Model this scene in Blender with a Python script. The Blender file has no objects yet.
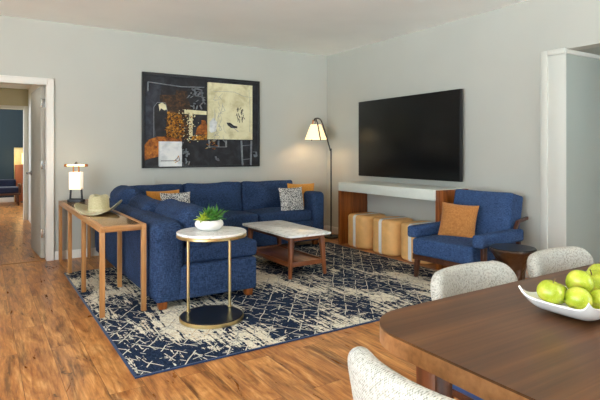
import bpy, bmesh, math, random
from mathutils import Vector, Matrix, noise
C = bpy.context.scene.collection
S = bpy.context.scene
PI = math.pi
random.seed(7)

# ------------------------------------------------------------------ materials
def srgb(r, g, b):
    f = lambda c: (c/255/12.92) if c/255 <= .04045 else ((c/255+.055)/1.055)**2.4
    return (f(r), f(g), f(b), 1)

class NT:
    def __init__(s, name):
        s.m = bpy.data.materials.new(name); s.m.use_nodes = True
        s.t = s.m.node_tree; s.n = s.t.nodes; s.l = s.t.links
        s.b = s.n['Principled BSDF']
    def node(s, kind, **kw):
        x = s.n.new(kind)
        for k, v in kw.items():
            if k.startswith('i_'):
                k2 = k[2:]
                x.inputs[int(k2) if k2.isdigit() else k2.replace('_', ' ')].default_value = v
            else: setattr(x, k, v)
        return x
    def link(s, a, b): s.l.new(a, b)
    def coord(s, scale=(1, 1, 1), rot=(0, 0, 0), loc=(0, 0, 0)):
        c = s.node('ShaderNodeTexCoord'); mp = s.node('ShaderNodeMapping')
        mp.inputs['Scale'].default_value = scale; mp.inputs['Rotation'].default_value = rot
        mp.inputs['Location'].default_value = loc
        s.link(c.outputs['Object'], mp.inputs['Vector']); return mp.outputs['Vector']
    def noise(s, vec, scale, detail=3, rough=.55, dist=0):
        x = s.node('ShaderNodeTexNoise'); x.inputs['Scale'].default_value = scale
        x.inputs['Detail'].default_value = detail; x.inputs['Roughness'].default_value = rough
        x.inputs['Distortion'].default_value = dist
        s.link(vec, x.inputs['Vector']); return x.outputs['Fac']
    def ramp(s, fac, stops):
        x = s.node('ShaderNodeValToRGB'); e = x.color_ramp.elements
        while len(e) < len(stops): e.new(.5)
        for i, (p, c) in enumerate(stops):
            e[i].position = p; e[i].color = c
        s.link(fac, x.inputs['Fac']); return x.outputs['Color']
    def math(s, op, a, b=None, clamp=False):
        x = s.node('ShaderNodeMath', operation=op, use_clamp=clamp)
        for i, v in enumerate((a, b)):
            if v is None: continue
            if isinstance(v, (int, float)): x.inputs[i].default_value = v
            else: s.link(v, x.inputs[i])
        return x.outputs[0]
    def mix(s, fac, a, b, blend='MIX'):
        x = s.node('ShaderNodeMix', data_type='RGBA', blend_type=blend)
        for i, v in ((0, fac), (6, a), (7, b)):
            if isinstance(v, (int, float, tuple)): x.inputs[i].default_value = v
            else: s.link(v, x.inputs[i])
        return x.outputs[2]
    def bump(s, h, strength=.2, dist=.01):
        x = s.node('ShaderNodeBump'); x.inputs['Strength'].default_value = strength
        x.inputs['Distance'].default_value = dist
        s.link(h, x.inputs['Height']); s.link(x.outputs[0], s.b.inputs['Normal'])
    def set(s, color=None, rough=None, metal=None, spec=None, sheen=None, coat=None):
        if color is not None:
            if isinstance(color, tuple): s.b.inputs['Base Color'].default_value = color
            else: s.link(color, s.b.inputs['Base Color'])
        if rough is not None: s.b.inputs['Roughness'].default_value = rough
        if metal is not None: s.b.inputs['Metallic'].default_value = metal
        if spec is not None: s.b.inputs['Specular IOR Level'].default_value = spec
        if sheen is not None: s.b.inputs['Sheen Weight'].default_value = sheen
        if coat is not None:
            s.b.inputs['Coat Weight'].default_value = coat; s.b.inputs['Coat Roughness'].default_value = .15
        return s.m

def mk_paint(name, c, rough=.6, var=.03, bump=.05):
    t = NT(name); v = t.coord()
    n = t.noise(v, 1.3, 2)
    lo = tuple(x*(1-var) for x in c[:3])+(1,); hi = tuple(min(1, x*(1+var)) for x in c[:3])+(1,)
    t.set(t.ramp(n, [(.3, lo), (.7, hi)]), rough)
    t.bump(t.noise(v, 220, 2), bump, .002)
    return t.m

def mk_plain(name, c, rough=.5, metal=0, spec=.5, var=.06, scale=30, coat=None):
    t = NT(name); v = t.coord()
    n = t.noise(v, scale, 3)
    lo = tuple(x*(1-var) for x in c[:3])+(1,); hi = tuple(min(1, x*(1+var)) for x in c[:3])+(1,)
    t.set(t.ramp(n, [(.3, lo), (.7, hi)]), rough, metal, spec, coat=coat)
    return t.m

def mk_emit(name, c, strength):
    t = NT(name)
    t.set(c, .6)
    t.b.inputs['Emission Color'].default_value = c
    t.b.inputs['Emission Strength'].default_value = strength
    return t.m

def mk_wood(name, dark, mid, light, axis='x', rough=.35, scale=1.0, coat=None, rot=0, k=.07):
    t = NT(name)
    st = {'x': (k, 1, 1), 'y': (1, k, 1), 'z': (1, 1, k)}[axis]
    v = t.coord(tuple(q*scale for q in st), rot=(0, 0, rot))
    n1 = t.noise(v, 38, 5, .6, .3)
    n2 = t.noise(v, 9, 3, .5, .8)
    n = t.math('ADD', t.math('MULTIPLY', n1, .55), t.math('MULTIPLY', n2, .45))
    t.set(t.ramp(n, [(.34, dark), (.5, mid), (.66, light)]), rough, coat=coat)
    t.bump(n1, .06, .002)
    return t.m

def mk_fabric(name, dark, light, rough=.9, fine=420, cloud=6, bump=.35, sheen=.2):
    t = NT(name); v = t.coord()
    w1 = t.noise(t.coord((1, 1, .18)), fine, 2)
    w2 = t.noise(t.coord((.18, .18, 1)), fine, 2)
    w = t.math('MULTIPLY', t.math('ADD', w1, w2), .5)
    c = t.noise(v, cloud, 3)
    k = t.math('ADD', t.math('MULTIPLY', w, .86), t.math('MULTIPLY', c, .14))
    t.set(t.ramp(k, [(.36, dark), (.64, light)]), rough, spec=.15, sheen=sheen)
    t.b.inputs['Sheen Roughness'].default_value = .5
    t.bump(w, bump, .003)
    return t.m

def mk_tweed(name):
    t = NT(name)
    sp = t.node('ShaderNodeSeparateXYZ'); t.link(t.coord(), sp.inputs[0])
    c = t.noise(t.coord(), 130, 2)
    sx = t.math('SINE', t.math('MULTIPLY', sp.outputs[0], 950.0)); sz = t.math('SINE', t.math('ADD', t.math('MULTIPLY', sp.outputs[2], 950.0), t.math('MULTIPLY', c, 3.0)))
    w = t.math('ADD', t.math('MULTIPLY', t.math('MULTIPLY', sx, sz), .10), .5)
    k = t.math('ADD', w, t.math('MULTIPLY', t.math('SUBTRACT', c, .5), .5))
    t.set(t.ramp(k, [(.36, srgb(122, 120, 110)), (.46, srgb(168, 167, 158)), (.58, srgb(194, 193, 185)), (.67, srgb(182, 177, 160))]), .95, spec=.1)
    t.bump(w, .6, .005)
    return t.m

def mk_speckle(name):
    t = NT(name); v = t.coord((1, 1, .6))
    n = t.noise(v, 95, 2, .5)
    t.set(t.ramp(n, [(.44, srgb(52, 54, 62)), (.5, srgb(190, 188, 182)), (.58, srgb(222, 220, 212))]), .95, spec=.1)
    t.bump(n, .3, .003)
    return t.m

def mk_marble(name):
    t = NT(name); v = t.coord((1, 2.2, 1), rot=(0, 0, .6))
    n = t.noise(v, 2.6, 6, .6, 1.6)
    d = t.math('ABSOLUTE', t.math('SUBTRACT', n, .5))
    c = t.ramp(d, [(0, srgb(196, 196, 190)), (.012, srgb(226, 226, 221)), (.05, srgb(244, 245, 242))])
    t.set(c, .25, spec=.5)
    return t.m

def mk_floor(name):
    t = NT(name)
    tc = t.node('ShaderNodeTexCoord'); sp = t.node('ShaderNodeSeparateXYZ')
    t.link(tc.outputs['Object'], sp.inputs[0])
    cb = t.node('ShaderNodeCombineXYZ'); t.link(sp.outputs[1], cb.inputs[0]); t.link(sp.outputs[0], cb.inputs[1])
    def brick(c1, c2, mortar):
        b = t.node('ShaderNodeTexBrick')
        b.offset = .37; b.squash = 1
        b.inputs['Color1'].default_value = c1; b.inputs['Color2'].default_value = c2
        b.inputs['Mortar'].default_value = mortar
        b.inputs['Scale'].default_value = 1; b.inputs['Mortar Size'].default_value = .0016
        b.inputs['Mortar Smooth'].default_value = .1; b.inputs['Bias'].default_value = 0
        b.inputs['Brick Width'].default_value = 1.35; b.inputs['Row Height'].default_value = .185
        t.link(cb.outputs[0], b.inputs['Vector']); return b
    b = brick((0, 0, 0, 1), (1, 1, 1, 1), (.5, .5, .5, 1))
    rnd = t.math('MULTIPLY', b.outputs['Color'], 1.0)
    # shift grain per plank
    sh = t.node('ShaderNodeCombineXYZ'); t.link(t.math('MULTIPLY', rnd, 37.0), sh.inputs[0]); t.link(t.math('MULTIPLY', rnd, 11.0), sh.inputs[2])
    va = t.node('ShaderNodeVectorMath', operation='ADD'); t.link(tc.outputs['Object'], va.inputs[0]); t.link(sh.outputs[0], va.inputs[1])
    def m(scale):
        mp = t.node('ShaderNodeMapping'); mp.inputs['Scale'].default_value = scale
        t.link(va.outputs[0], mp.inputs['Vector']); return mp.outputs['Vector']
    g1 = t.noise(m((1, .07, 1)), 60, 5, .7, .4)
    g2 = t.noise(m((1, .22, 1)), 9, 5, .65, 1.2)
    g3 = t.noise(m((1, .16, 1)), 5.5, 4, .65, 1.5)
    g4 = t.noise(m((1, .5, 1)), 14, 3, .6, .6)
    k = t.math('ADD', t.math('MULTIPLY', g1, .42), t.math('MULTIPLY', g2, .58))
    base = t.ramp(k, [(.34, srgb(96, 54, 24)), (.43, srgb(160, 98, 48)), (.53, srgb(202, 138, 76)), (.65, srgb(240, 186, 122))])
    tint = t.mix(rnd, srgb(148, 86, 40), srgb(222, 162, 98))
    col = t.mix(.22, base, tint)
    dk = t.math('MULTIPLY', t.ramp(g3, [(.36, (1, 1, 1, 1)), (.50, (0, 0, 0, 1))]), t.ramp(g1, [(.36, (1, 1, 1, 1)), (.66, (.35, .35, .35, 1))]))
    col = t.mix(t.math('MULTIPLY', dk, .85), col, srgb(84, 52, 30))
    kn = t.ramp(t.math('ADD', t.math('MULTIPLY', g4, .6), t.math('MULTIPLY', g3, .4)), [(.33, (1, 1, 1, 1)), (.37, (0, 0, 0, 1))])
    col = t.mix(t.math('MULTIPLY', kn, .8), col, srgb(58, 36, 24))
    col = t.mix(t.math('MULTIPLY', b.outputs['Fac'], .6), col, srgb(70, 38, 20))
    t.set(col, .3, spec=.4)
    rr = t.ramp(g2, [(.3, (.26, .26, .26, 1)), (.7, (.4, .4, .4, 1))])
    t.link(rr, t.b.inputs['Roughness'])
    t.bump(t.math('SUBTRACT', g1, t.math('MULTIPLY', b.outputs['Fac'], .6)), .12, .003)
    return t.m

def mk_rug(name):
    t = NT(name)
    navy = srgb(22, 32, 50); navy2 = srgb(40, 54, 78); ivory = srgb(228, 222, 202); tan = srgb(190, 160, 122)
    st = t.noise(t.coord((1, .11, 1)), 42, 3, .65)
    cross = t.noise(t.coord((.30, 1, 1), loc=(5, 2, 0)), 46, 2, .6)
    patch = t.noise(t.coord((1.35, .75, 1), loc=(3.1, 1.7, 0)), 1.5, 3, .6, .2)
    v = t.math('ADD', t.math('MULTIPLY', st, .75), t.math('ADD', t.math('MULTIPLY', cross, .35), t.math('MULTIPLY', patch, .95)))
    xs = t.node('ShaderNodeSeparateXYZ'); t.link(t.coord(), xs.inputs[0])
    v = t.math('ADD', v, t.math('MULTIPLY', t.math('MINIMUM', t.math('SUBTRACT', 2.3, xs.outputs[0]), -.15), .055))
    mask = t.ramp(t.math('MULTIPLY', v, .5), [(.513, (0, 0, 0, 1)), (.526, (1, 1, 1, 1))])
    # broken trellis of thin diagonal lines
    wob = t.node('ShaderNodeTexNoise'); wob.inputs['Scale'].default_value = 5; wob.inputs['Detail'].default_value = 1
    wv = t.coord(); t.link(wv, wob.inputs['Vector'])
    sc = t.node('ShaderNodeVectorMath', operation='SCALE'); sc.inputs['Scale'].default_value = .035; t.link(wob.outputs['Color'], sc.inputs[0])
    ad = t.node('ShaderNodeVectorMath', operation='ADD'); t.link(wv, ad.inputs[0]); t.link(sc.outputs[0], ad.inputs[1])
    sp = t.node('ShaderNodeSeparateXYZ'); t.link(ad.outputs[0], sp.inputs[0])
    def family(a, b, p, wd, seed, thr):
        q = t.math('ADD', t.math('MULTIPLY', sp.outputs[0], a/p), t.math('MULTIPLY', sp.outputs[1], b/p))
        d = t.math('ABSOLUTE', t.math('SUBTRACT', t.math('FRACT', q), .5))
        ln = t.math('LESS_THAN', d, wd/p/2)
        br = t.math('GREATER_THAN', t.noise(t.coord((1, 1, 1), loc=(seed, seed*2, 0)), 8, 2), thr)
        return t.math('MULTIPLY', ln, br)
    L = family(.80, .60, .105, .008, 1, .48)
    for f in ((.80, -.60, .105, .008, 4, .48), (.97, .22, .14, .007, 7, .52), (.28, -.96, .15, .007, 9, .54), (.35, .94, .18, .007, 12, .54)):
        L = t.math('MAXIMUM', L, family(*f))
    fleck = t.noise(t.coord((1, .3, 1)), 120, 2)
    dark = t.mix(t.ramp(fleck, [(.4, (0, 0, 0, 1)), (.65, (1, 1, 1, 1))]), navy, navy2)
    dark = t.mix(t.math('MULTIPLY', L, .72), dark, ivory)
    lt = t.mix(t.ramp(fleck, [(.4, (0, 0, 0, 1)), (.62, (1, 1, 1, 1))]), srgb(200, 190, 168), ivory)
    tl = t.ramp(t.noise(t.coord(), 2.2, 2), [(.5, srgb(120, 122, 128)), (.58, tan)])
    lt = t.mix(t.math('MULTIPLY', L, .75), lt, tl)
    t.set(t.mix(mask, dark, lt), .95, spec=.1)
    t.bump(t.math('ADD', fleck, mask), .3, .004)
    return t.m

def mk_paintcloud(name, cols, scale=9, rough=.7, det=5):
    t = NT(name); n = t.noise(t.coord(), scale, det, .65, .5)
    k = len(cols)
    t.set(t.ramp(n, [(.32+.36*i/(k-1), c) for i, c in enumerate(cols)]), rough)
    t.bump(n, .2, .004); return t.m

def mk_apple(name):
    t = NT(name)
    n = t.noise(t.coord(), 22, 3); s = t.noise(t.coord(), 320, 1)
    c = t.ramp(n, [(.35, srgb(152, 168, 36)), (.55, srgb(178, 190, 52)), (.7, srgb(206, 196, 86))])
    c = t.mix(t.ramp(s, [(.66, (0, 0, 0, 1)), (.72, (.5, .5, .5, 1))]), c, srgb(214, 224, 140))
    t.set(c, .26, spec=.5); t.b.inputs['Subsurface Weight'].default_value = .0
    return t.m

M = {}
M['wall'] = mk_paint('wall_paint', srgb(186, 187, 178), .7)
M['ceiling'] = mk_paint('ceiling_paint', srgb(249, 251, 246), .85)
M['white'] = mk_paint('white_trim_paint', srgb(226, 224, 216), .4, .01, .02)
M['nook'] = mk_paint('grey_wall_paint', srgb(164, 172, 164), .6)
M['olive'] = mk_paint('hall_wall_paint', srgb(190, 182, 150), .7)
M['teal'] = mk_paint('teal_wall_paint', srgb(17, 40, 50), .6)
M['door'] = mk_paint('door_paint', srgb(174, 171, 160), .45, .02)
M['floor'] = mk_floor('plank_floor')
M['rug'] = mk_rug('distressed_rug')
M['binding'] = mk_fabric('rug_binding_navy', srgb(20, 34, 62), srgb(40, 62, 104))
M['denim'] = mk_fabric('blue_upholstery', srgb(16, 28, 50), srgb(62, 84, 122), fine=230, sheen=0, cloud=5)
M['chairblue'] = mk_fabric('blue_chair_upholstery', srgb(24, 44, 76), srgb(72, 98, 140), cloud=14, fine=260, sheen=0)
M['ochre'] = mk_fabric('ochre_suede', srgb(146, 92, 44), srgb(192, 132, 74), cloud=18, fine=260)
M['gold_fabric'] = mk_fabric('golden_fabric', srgb(176, 116, 44), srgb(220, 156, 74), cloud=12)
M['speckle'] = mk_speckle('grey_woven_pattern')
M['tweed'] = mk_tweed('cream_tweed')
M['bluevinyl'] = mk_plain('blue_seat_vinyl', srgb(34, 78, 132), .35, 0, .5)
M['oak_x'] = mk_wood('console_wood', srgb(132, 88, 48), srgb(172, 122, 72), srgb(196, 146, 92), 'x')
M['oak_y'] = mk_wood('console_wood_long', srgb(132, 88, 48), srgb(172, 122, 72), srgb(196, 146, 92), 'y')
M['oak_z'] = mk_wood('console_wood_upright', srgb(132, 88, 48), srgb(172, 122, 72), srgb(196, 146, 92), 'z')
M['bronze_glass'] = mk_plain('console_inset', srgb(196, 156, 104), .14, .75, .6, .04, 6)
M['walnut_x'] = mk_wood('walnut', srgb(84, 44, 22), srgb(118, 66, 36), srgb(146, 88, 50), 'x')
M['walnut_y'] = mk_wood('walnut_long', srgb(84, 44, 22), srgb(118, 66, 36), srgb(146, 88, 50), 'y')
M['walnut_z'] = mk_wood('walnut_upright', srgb(84, 44, 22), srgb(118, 66, 36), srgb(146, 88, 50), 'z')
M['cherry_z'] = mk_wood('red_brown_veneer', srgb(92, 44, 12), srgb(136, 72, 24), srgb(170, 98, 40), 'z', .35, 1.6)
M['darkwood'] = mk_wood('dark_chair_wood', srgb(52, 28, 18), srgb(78, 44, 28), srgb(100, 60, 40), 'x')
M['table_x'] = mk_wood('dining_top_wood', srgb(58, 34, 14), srgb(86, 53, 24), srgb(118, 76, 38), 'x', .42, 1.0, k=.02)
M['table_edge'] = mk_wood('dining_edge_wood', srgb(122, 82, 48), srgb(154, 108, 68), srgb(174, 126, 82), 'x', .3)
M['marble'] = mk_marble('white_marble')
M['brass'] = mk_plain('brushed_brass', srgb(216, 194, 140), .3, 1, .5, .05)
M['copper'] = mk_plain('copper_metal', srgb(176, 116, 66), .3, 1, .5, .05)
M['black'] = mk_plain('black_metal', srgb(26, 26, 28), .4, 0, .5)
M['blackleather'] = mk_plain('black_base_top', srgb(20, 22, 26), .3, 0, .5)
M['screen'] = mk_plain('tv_screen', srgb(6, 6, 7), .28, 0, .35, .02)
M['bezel'] = mk_plain('tv_bezel', srgb(44, 45, 47), .3, .5, .5, .02)
M['chrome'] = mk_plain('satin_steel', srgb(190, 190, 188), .25, 1, .5, .03)
M['white_lacquer'] = mk_plain('pale_lacquer', srgb(214, 218, 208), .3, 0, .5, .02)
M['tan'] = mk_plain('tan_leather', srgb(230, 178, 112), .5, 0, .35, .1, 9)
M['band'] = mk_fabric('white_band', srgb(214, 212, 204), srgb(238, 236, 228))
M['ceramic'] = mk_plain('white_ceramic', srgb(238, 238, 234), .22, 0, .5, .01)
M['planter'] = mk_plain('matt_planter', srgb(232, 231, 226), .55, 0, .4, .02)
M['soil'] = mk_plain('soil', srgb(78, 62, 42), .95, 0, .2, .4, 60)
M['leaf'] = mk_plain('leaf_green', srgb(72, 128, 48), .45, 0, .4, .35, 40)
M['leaf_yellow'] = mk_plain('leaf_lime', srgb(164, 184, 52), .45, 0, .4, .25, 40)
M['hat'] = mk_fabric('straw_felt', srgb(176, 166, 126), srgb(206, 198, 160), fine=300, bump=.1)
M['hatband'] = mk_fabric('hat_band', srgb(190, 180, 142), srgb(214, 206, 172))
M['hammered'] = None
t = NT('hammered_bronze'); vo = t.node('ShaderNodeTexVoronoi', feature='SMOOTH_F1'); vo.inputs['Scale'].default_value = 26
t.link(t.coord(), vo.inputs['Vector']); t.bump(vo.outputs['Distance'], .6, .02)
M['hammered'] = t.set(srgb(112, 100, 94), .28, 1)
M['apple'] = mk_apple('green_apple_skin')
M['stem'] = mk_plain('apple_stem', srgb(86, 66, 34), .7)
M['shade'] = mk_emit('lit_shade', srgb(255, 226, 172), .72)
M['block'] = mk_emit('lit_frosted_block', srgb(255, 240, 214), .42)
M['tube'] = mk_emit('glowing_tube', srgb(255, 214, 150), 2.0)
M['sconce'] = mk_emit('glowing_bedroom_lamp', srgb(255, 206, 120), 1.3)
M['navy_dark'] = mk_fabric('navy_bench', srgb(16, 20, 38), srgb(36, 40, 62))
M['pale_yellow'] = mk_plain('pale_yellow_panel', srgb(206, 190, 134), .5)
M['rust'] = mk_plain('rust_panel', srgb(150, 80, 40), .5)
M['a_black'] = mk_paintcloud('painted_black', [srgb(18, 18, 20), srgb(34, 34, 38), srgb(52, 54, 60)], 7)
M['a_cream'] = mk_paintcloud('painted_cream', [srgb(196, 186, 142), srgb(224, 217, 176), srgb(232, 226, 190)], 6)
M['a_white'] = mk_paintcloud('painted_white', [srgb(196, 200, 200), srgb(224, 226, 224), srgb(234, 234, 228)], 8)
M['a_brown'] = mk_paintcloud('painted_brown', [srgb(24, 20, 18), srgb(58, 40, 24), srgb(104, 66, 30)], 22)
M['a_ochre'] = mk_paintcloud('painted_ochre', [srgb(30, 22, 14), srgb(96, 60, 18), srgb(190, 128, 30), srgb(214, 160, 60)], 34)
M['a_orange'] = mk_paintcloud('painted_orange', [srgb(70, 36, 14), srgb(150, 84, 24), srgb(196, 124, 38)], 20)
M['a_grey'] = mk_paintcloud('painted_grey_line', [srgb(110, 116, 122), srgb(160, 164, 168)], 30)
M['a_slate'] = mk_paintcloud('painted_slate', [srgb(28, 30, 38), srgb(44, 48, 58), srgb(66, 70, 78)], 9)

# ------------------------------------------------------------------ geometry
class G:
    """gathers shapes into one mesh"""
    def __init__(s): s.bm = bmesh.new(); s.mi = 0
    def merge(s, b, mat=None):
        me = bpy.data.meshes.new('t'); b.to_mesh(me); b.free()
        if mat is not None: me.transform(mat)
        for p in me.polygons: p.material_index = s.mi
        s.bm.from_mesh(me); bpy.data.meshes.remove(me); return s
    def box(s, x0, x1, y0, y1, z0, z1, bev=.003, seg=2, mat=None):
        b = bmesh.new(); bmesh.ops.create_cube(b, size=1)
        for v in b.verts:
            v.co = Vector(((x0+x1)/2+v.co.x*(x1-x0), (y0+y1)/2+v.co.y*(y1-y0), (z0+z1)/2+v.co.z*(z1-z0)))
        if bev: bmesh.ops.bevel(b, geom=b.edges[:], offset=bev, segments=seg, profile=.5, affect='EDGES', clamp_overlap=True)
        return s.merge(b, mat)
    def cushion(s, sx, sy, sz, r, crown=0., n=14, loc=(0, 0, 0), rot=None, wob=0, seed=0, sag=0):
        """soft rounded box centred on loc, top and bottom crowned"""
        b = bmesh.new(); bmesh.ops.create_cube(b, size=2)
        bmesh.ops.subdivide_edges(b, edges=b.edges[:], cuts=n, use_grid_fill=True)
        h = Vector((sx/2, sy/2, sz/2))
        for v in b.verts:
            # concentrate grid lines near the edges
            p = Vector([math.copysign(1-(1-abs(c))**1.6, c)*hh for c, hh in zip(v.co, h)])
            u = [p[i]/h[i] for i in range(3)]
            q = Vector([max(-(h[i]-r), min(h[i]-r, p[i])) if h[i] > r else 0 for i in range(3)])
            d = p-q
            if d.length > 1e-9: p = q+d.normalized()*min(r, min(h))
            ax = crown
            m = (1-u[0]**2)*(1-u[1]**2) if sz <= min(sx, sy) else 0
            if sz <= sx and sz <= sy: p.z += ax*(1-u[0]**2)*(1-u[1]**2)*u[2]
            elif sx <= sy and sx <= sz: p.x += ax*(1-u[1]**2)*(1-u[2]**2)*u[0]
            else: p.y += ax*(1-u[0]**2)*(1-u[2]**2)*u[1]
            if wob:
                w = noise.noise_vector(p*5+Vector((seed*3.1, seed*1.7, seed)))
                p += w*wob
            v.co = p
        mat = Matrix.Translation(loc) @ (rot.to_4x4() if rot is not None else Matrix())
        return s.merge(b, mat)
    def pillow(s, w, h, t, mat, n=18):
        b = bmesh.new(); g = {}
        for sd in (1, -1):
            for i in range(n+1):
                for j in range(n+1):
                    u, v = 2*i/n-1, 2*j/n-1
                    e = i in (0, n) or j in (0, n)
                    if e and sd == -1: g[sd, i, j] = g[1, i, j]; continue
                    k = (max(0, (1-u*u)*(1-v*v)))**.42
                    x = u*w/2*(1-.07*(1-v*v)*abs(u)**2); y = v*h/2*(1-.07*(1-u*u)*abs(v)**2)
                    g[sd, i, j] = b.verts.new((x, y, sd*k*t/2))
        for sd in (1, -1):
            for i in range(n):
                for j in range(n):
                    f = [g[sd, i, j], g[sd, i+1, j], g[sd, i+1, j+1], g[sd, i, j+1]]
                    b.faces.new(f if sd == 1 else f[::-1])
        return s.merge(b, mat)
    def tube(s, pts, r, n=10, cap=True, smooth=0, rr=None):
        P = [Vector(p) for p in pts]
        if smooth:
            Q = []
            for i in range(len(P)-1):
                a, bb, c, d = P[max(i-1, 0)], P[i], P[i+1], P[min(i+2, len(P)-1)]
                for k in range(smooth):
                    u = k/smooth
                    Q.append(.5*((2*bb)+(-a+c)*u+(2*a-5*bb+4*c-d)*u*u+(-a+3*bb-3*c+d)*u**3))
            P = Q+[P[-1]]
        b = bmesh.new(); rings = []
        up = None
        for i, p in enumerate(P):
            d = (P[min(i+1, len(P)-1)]-P[max(i-1, 0)]).normalized()
            if up is None: up = d.orthogonal().normalized()
            up = (up-d*up.dot(d)).normalized(); sd = d.cross(up)
            rad = r if rr is None else rr[0]+(rr[1]-rr[0])*i/(len(P)-1)
            rings.append([b.verts.new(p+rad*(math.cos(2*PI*k/n)*up+math.sin(2*PI*k/n)*sd)) for k in range(n)])
        for a, c in zip(rings, rings[1:]):
            for k in range(n): b.faces.new((a[k], a[(k+1) % n], c[(k+1) % n], c[k]))
        if cap: b.faces.new(rings[0][::-1]); b.faces.new(rings[-1])
        return s.merge(b)
    def lathe(s, prof, n=40, sx=1, sy=1, mat=None, fn=None):
        b = bmesh.new(); rings = []
        for r, z in prof:
            if r < 1e-6: rings.append([b.verts.new((0, 0, z))])
            else:
                ring = []
                for k in range(n):
                    a = 2*PI*k/n; co = Vector((r*sx*math.cos(a), r*sy*math.sin(a), z))
                    if fn: co = fn(co, a)
                    ring.append(b.verts.new(co))
                rings.append(ring)
        for a, c in zip(rings, rings[1:]):
            for k in range(n):
                k2 = (k+1) % n
                if len(a) == 1 and len(c) == 1: continue
                if len(a) == 1: b.faces.new((a[0], c[k2], c[k]))
                elif len(c) == 1: b.faces.new((a[k], a[k2], c[0]))
                else: b.faces.new((a[k], a[k2], c[k2], c[k]))
        if len(rings[0]) > 1: b.faces.new(rings[0][::-1])
        if len(rings[-1]) > 1: b.faces.new(rings[-1])
        return s.merge(b, mat)
    def stack(s, ring, levels):
        b = bmesh.new(); R = []
        for d, z in levels: R.append([b.verts.new((x, y, z)) for x, y in ring(d)])
        n = len(R[0])
        for p, q in zip(R, R[1:]):
            for k in range(n): b.faces.new((p[k], p[(k+1) % n], q[(k+1) % n], q[k]))
        b.faces.new(R[0][::-1]); b.faces.new(R[-1])
        return s.merge(b)
    def prism(s, poly, z0, z1, bev=0, seg=2, mat=None):
        b = bmesh.new()
        lo = [b.verts.new((x, y, z0)) for x, y in poly]; hi = [b.verts.new((x, y, z1)) for x, y in poly]
        n = len(poly)
        b.faces.new(lo[::-1]); b.faces.new(hi)
        for k in range(n): b.faces.new((lo[k], lo[(k+1) % n], hi[(k+1) % n], hi[k]))
        if bev:
            e = [e for e in b.edges if abs(e.verts[0].co.z-e.verts[1].co.z) < 1e-6]
            bmesh.ops.bevel(b, geom=e, offset=bev, segments=seg, profile=.5, affect='EDGES')
        return s.merge(b, mat)
    def tapered(s, a, b_, wa, wb):
        """square bar from a to b_ with end widths"""
        A, B = Vector(a), Vector(b_); b = bmesh.new()
        ra = [b.verts.new(A+Vector((x*wa/2, y*wa/2, 0))) for x, y in ((-1, -1), (1, -1), (1, 1), (-1, 1))]
        rb = [b.verts.new(B+Vector((x*wb/2, y*wb/2, 0))) for x, y in ((-1, -1), (1, -1), (1, 1), (-1, 1))]
        b.faces.new(ra[::-1] if B.z > A.z else ra); b.faces.new(rb if B.z > A.z else rb[::-1])
        for k in range(4):
            f = (ra[k], ra[(k+1) % 4], rb[(k+1) % 4], rb[k]); b.faces.new(f if B.z > A.z else f[::-1])
        bmesh.ops.bevel(b, geom=b.edges[:], offset=min(wa, wb)*.16, segments=2, profile=.5, affect='EDGES')
        return s.merge(b)
    def grid(s, fn, nu, nv, thick):
        """a curved sheet with thickness: fn(u,v)->Vector, u,v in 0..1; closed both sides"""
        b = bmesh.new(); P = [[Vector(fn(i/nu, j/nv)) for j in range(nv+1)] for i in range(nu+1)]
        N = [[None]*(nv+1) for _ in range(nu+1)]
        for i in range(nu+1):
            for j in range(nv+1):
                du = P[min(i+1, nu)][j]-P[max(i-1, 0)][j]; dv = P[i][min(j+1, nv)]-P[i][max(j-1, 0)]
                nn = du.cross(dv); N[i][j] = nn.normalized() if nn.length > 1e-12 else Vector((0, 0, 1))
        T = [[b.verts.new(P[i][j]+N[i][j]*thick/2) for j in range(nv+1)] for i in range(nu+1)]
        B = [[b.verts.new(P[i][j]-N[i][j]*thick/2) for j in range(nv+1)] for i in range(nu+1)]
        for i in range(nu):
            for j in range(nv):
                b.faces.new((T[i][j], T[i+1][j], T[i+1][j+1], T[i][j+1]))
                b.faces.new((B[i][j], B[i][j+1], B[i+1][j+1], B[i+1][j]))
        for i in range(nu):
            b.faces.new((T[i][0], B[i][0], B[i+1][0], T[i+1][0])); b.faces.new((T[i][nv], T[i+1][nv], B[i+1][nv], B[i][nv]))
        for j in range(nv):
            b.faces.new((T[0][j], T[0][j+1], B[0][j+1], B[0][j])); b.faces.new((T[nu][j], B[nu][j], B[nu][j+1], T[nu][j+1]))
        return s.merge(b)

def obj(name, g, mat, parent=None, loc=(0, 0, 0), rot=(0, 0, 0), label=None, sharp=38):
    bmesh.ops.recalc_face_normals(g.bm, faces=g.bm.faces[:])
    me = bpy.data.meshes.new(name); g.bm.to_mesh(me); g.bm.free()
    for m in (mat if isinstance(mat, (list, tuple)) else [mat]): me.materials.append(m)
    me.polygons.foreach_set('use_smooth', [True]*len(me.polygons))
    me.set_sharp_from_angle(angle=math.radians(sharp))
    o = bpy.data.objects.new(name, me); C.objects.link(o)
    o.location = loc; o.rotation_euler = rot
    if parent: o.parent = parent
    if label: o['label'] = label
    return o
def tag(o, label, cat, group=None):
    o['label'] = label; o['category'] = cat
    if group: o['group'] = group
    return o
def thing(name, label, cat, loc=(0, 0, 0), rz=0, group=None, rot=None):
    o = bpy.data.objects.new(name, None); C.objects.link(o)
    o.empty_display_size = .1
    o.location = loc; o.rotation_euler = rot if rot else (0, 0, rz)
    return tag(o, label, cat, group)
def struct(name, g, m, parent=None, label=None):
    o = obj(name, g, m, parent)
    if not parent: o['kind'] = 'structure'
    if label: o['label'] = label
    return o
def dup(root, label, loc=None, rz=None):
    r = root.copy(); C.objects.link(r)
    if loc: r.location = loc
    if rz is not None: r.rotation_euler = (0, 0, rz)
    r['label'] = label
    for ch in list(root.children):
        c = ch.copy(); C.objects.link(c); c.parent = r
        for gch in list(ch.children):
            d = gch.copy(); C.objects.link(d); d.parent = c
    return r
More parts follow.
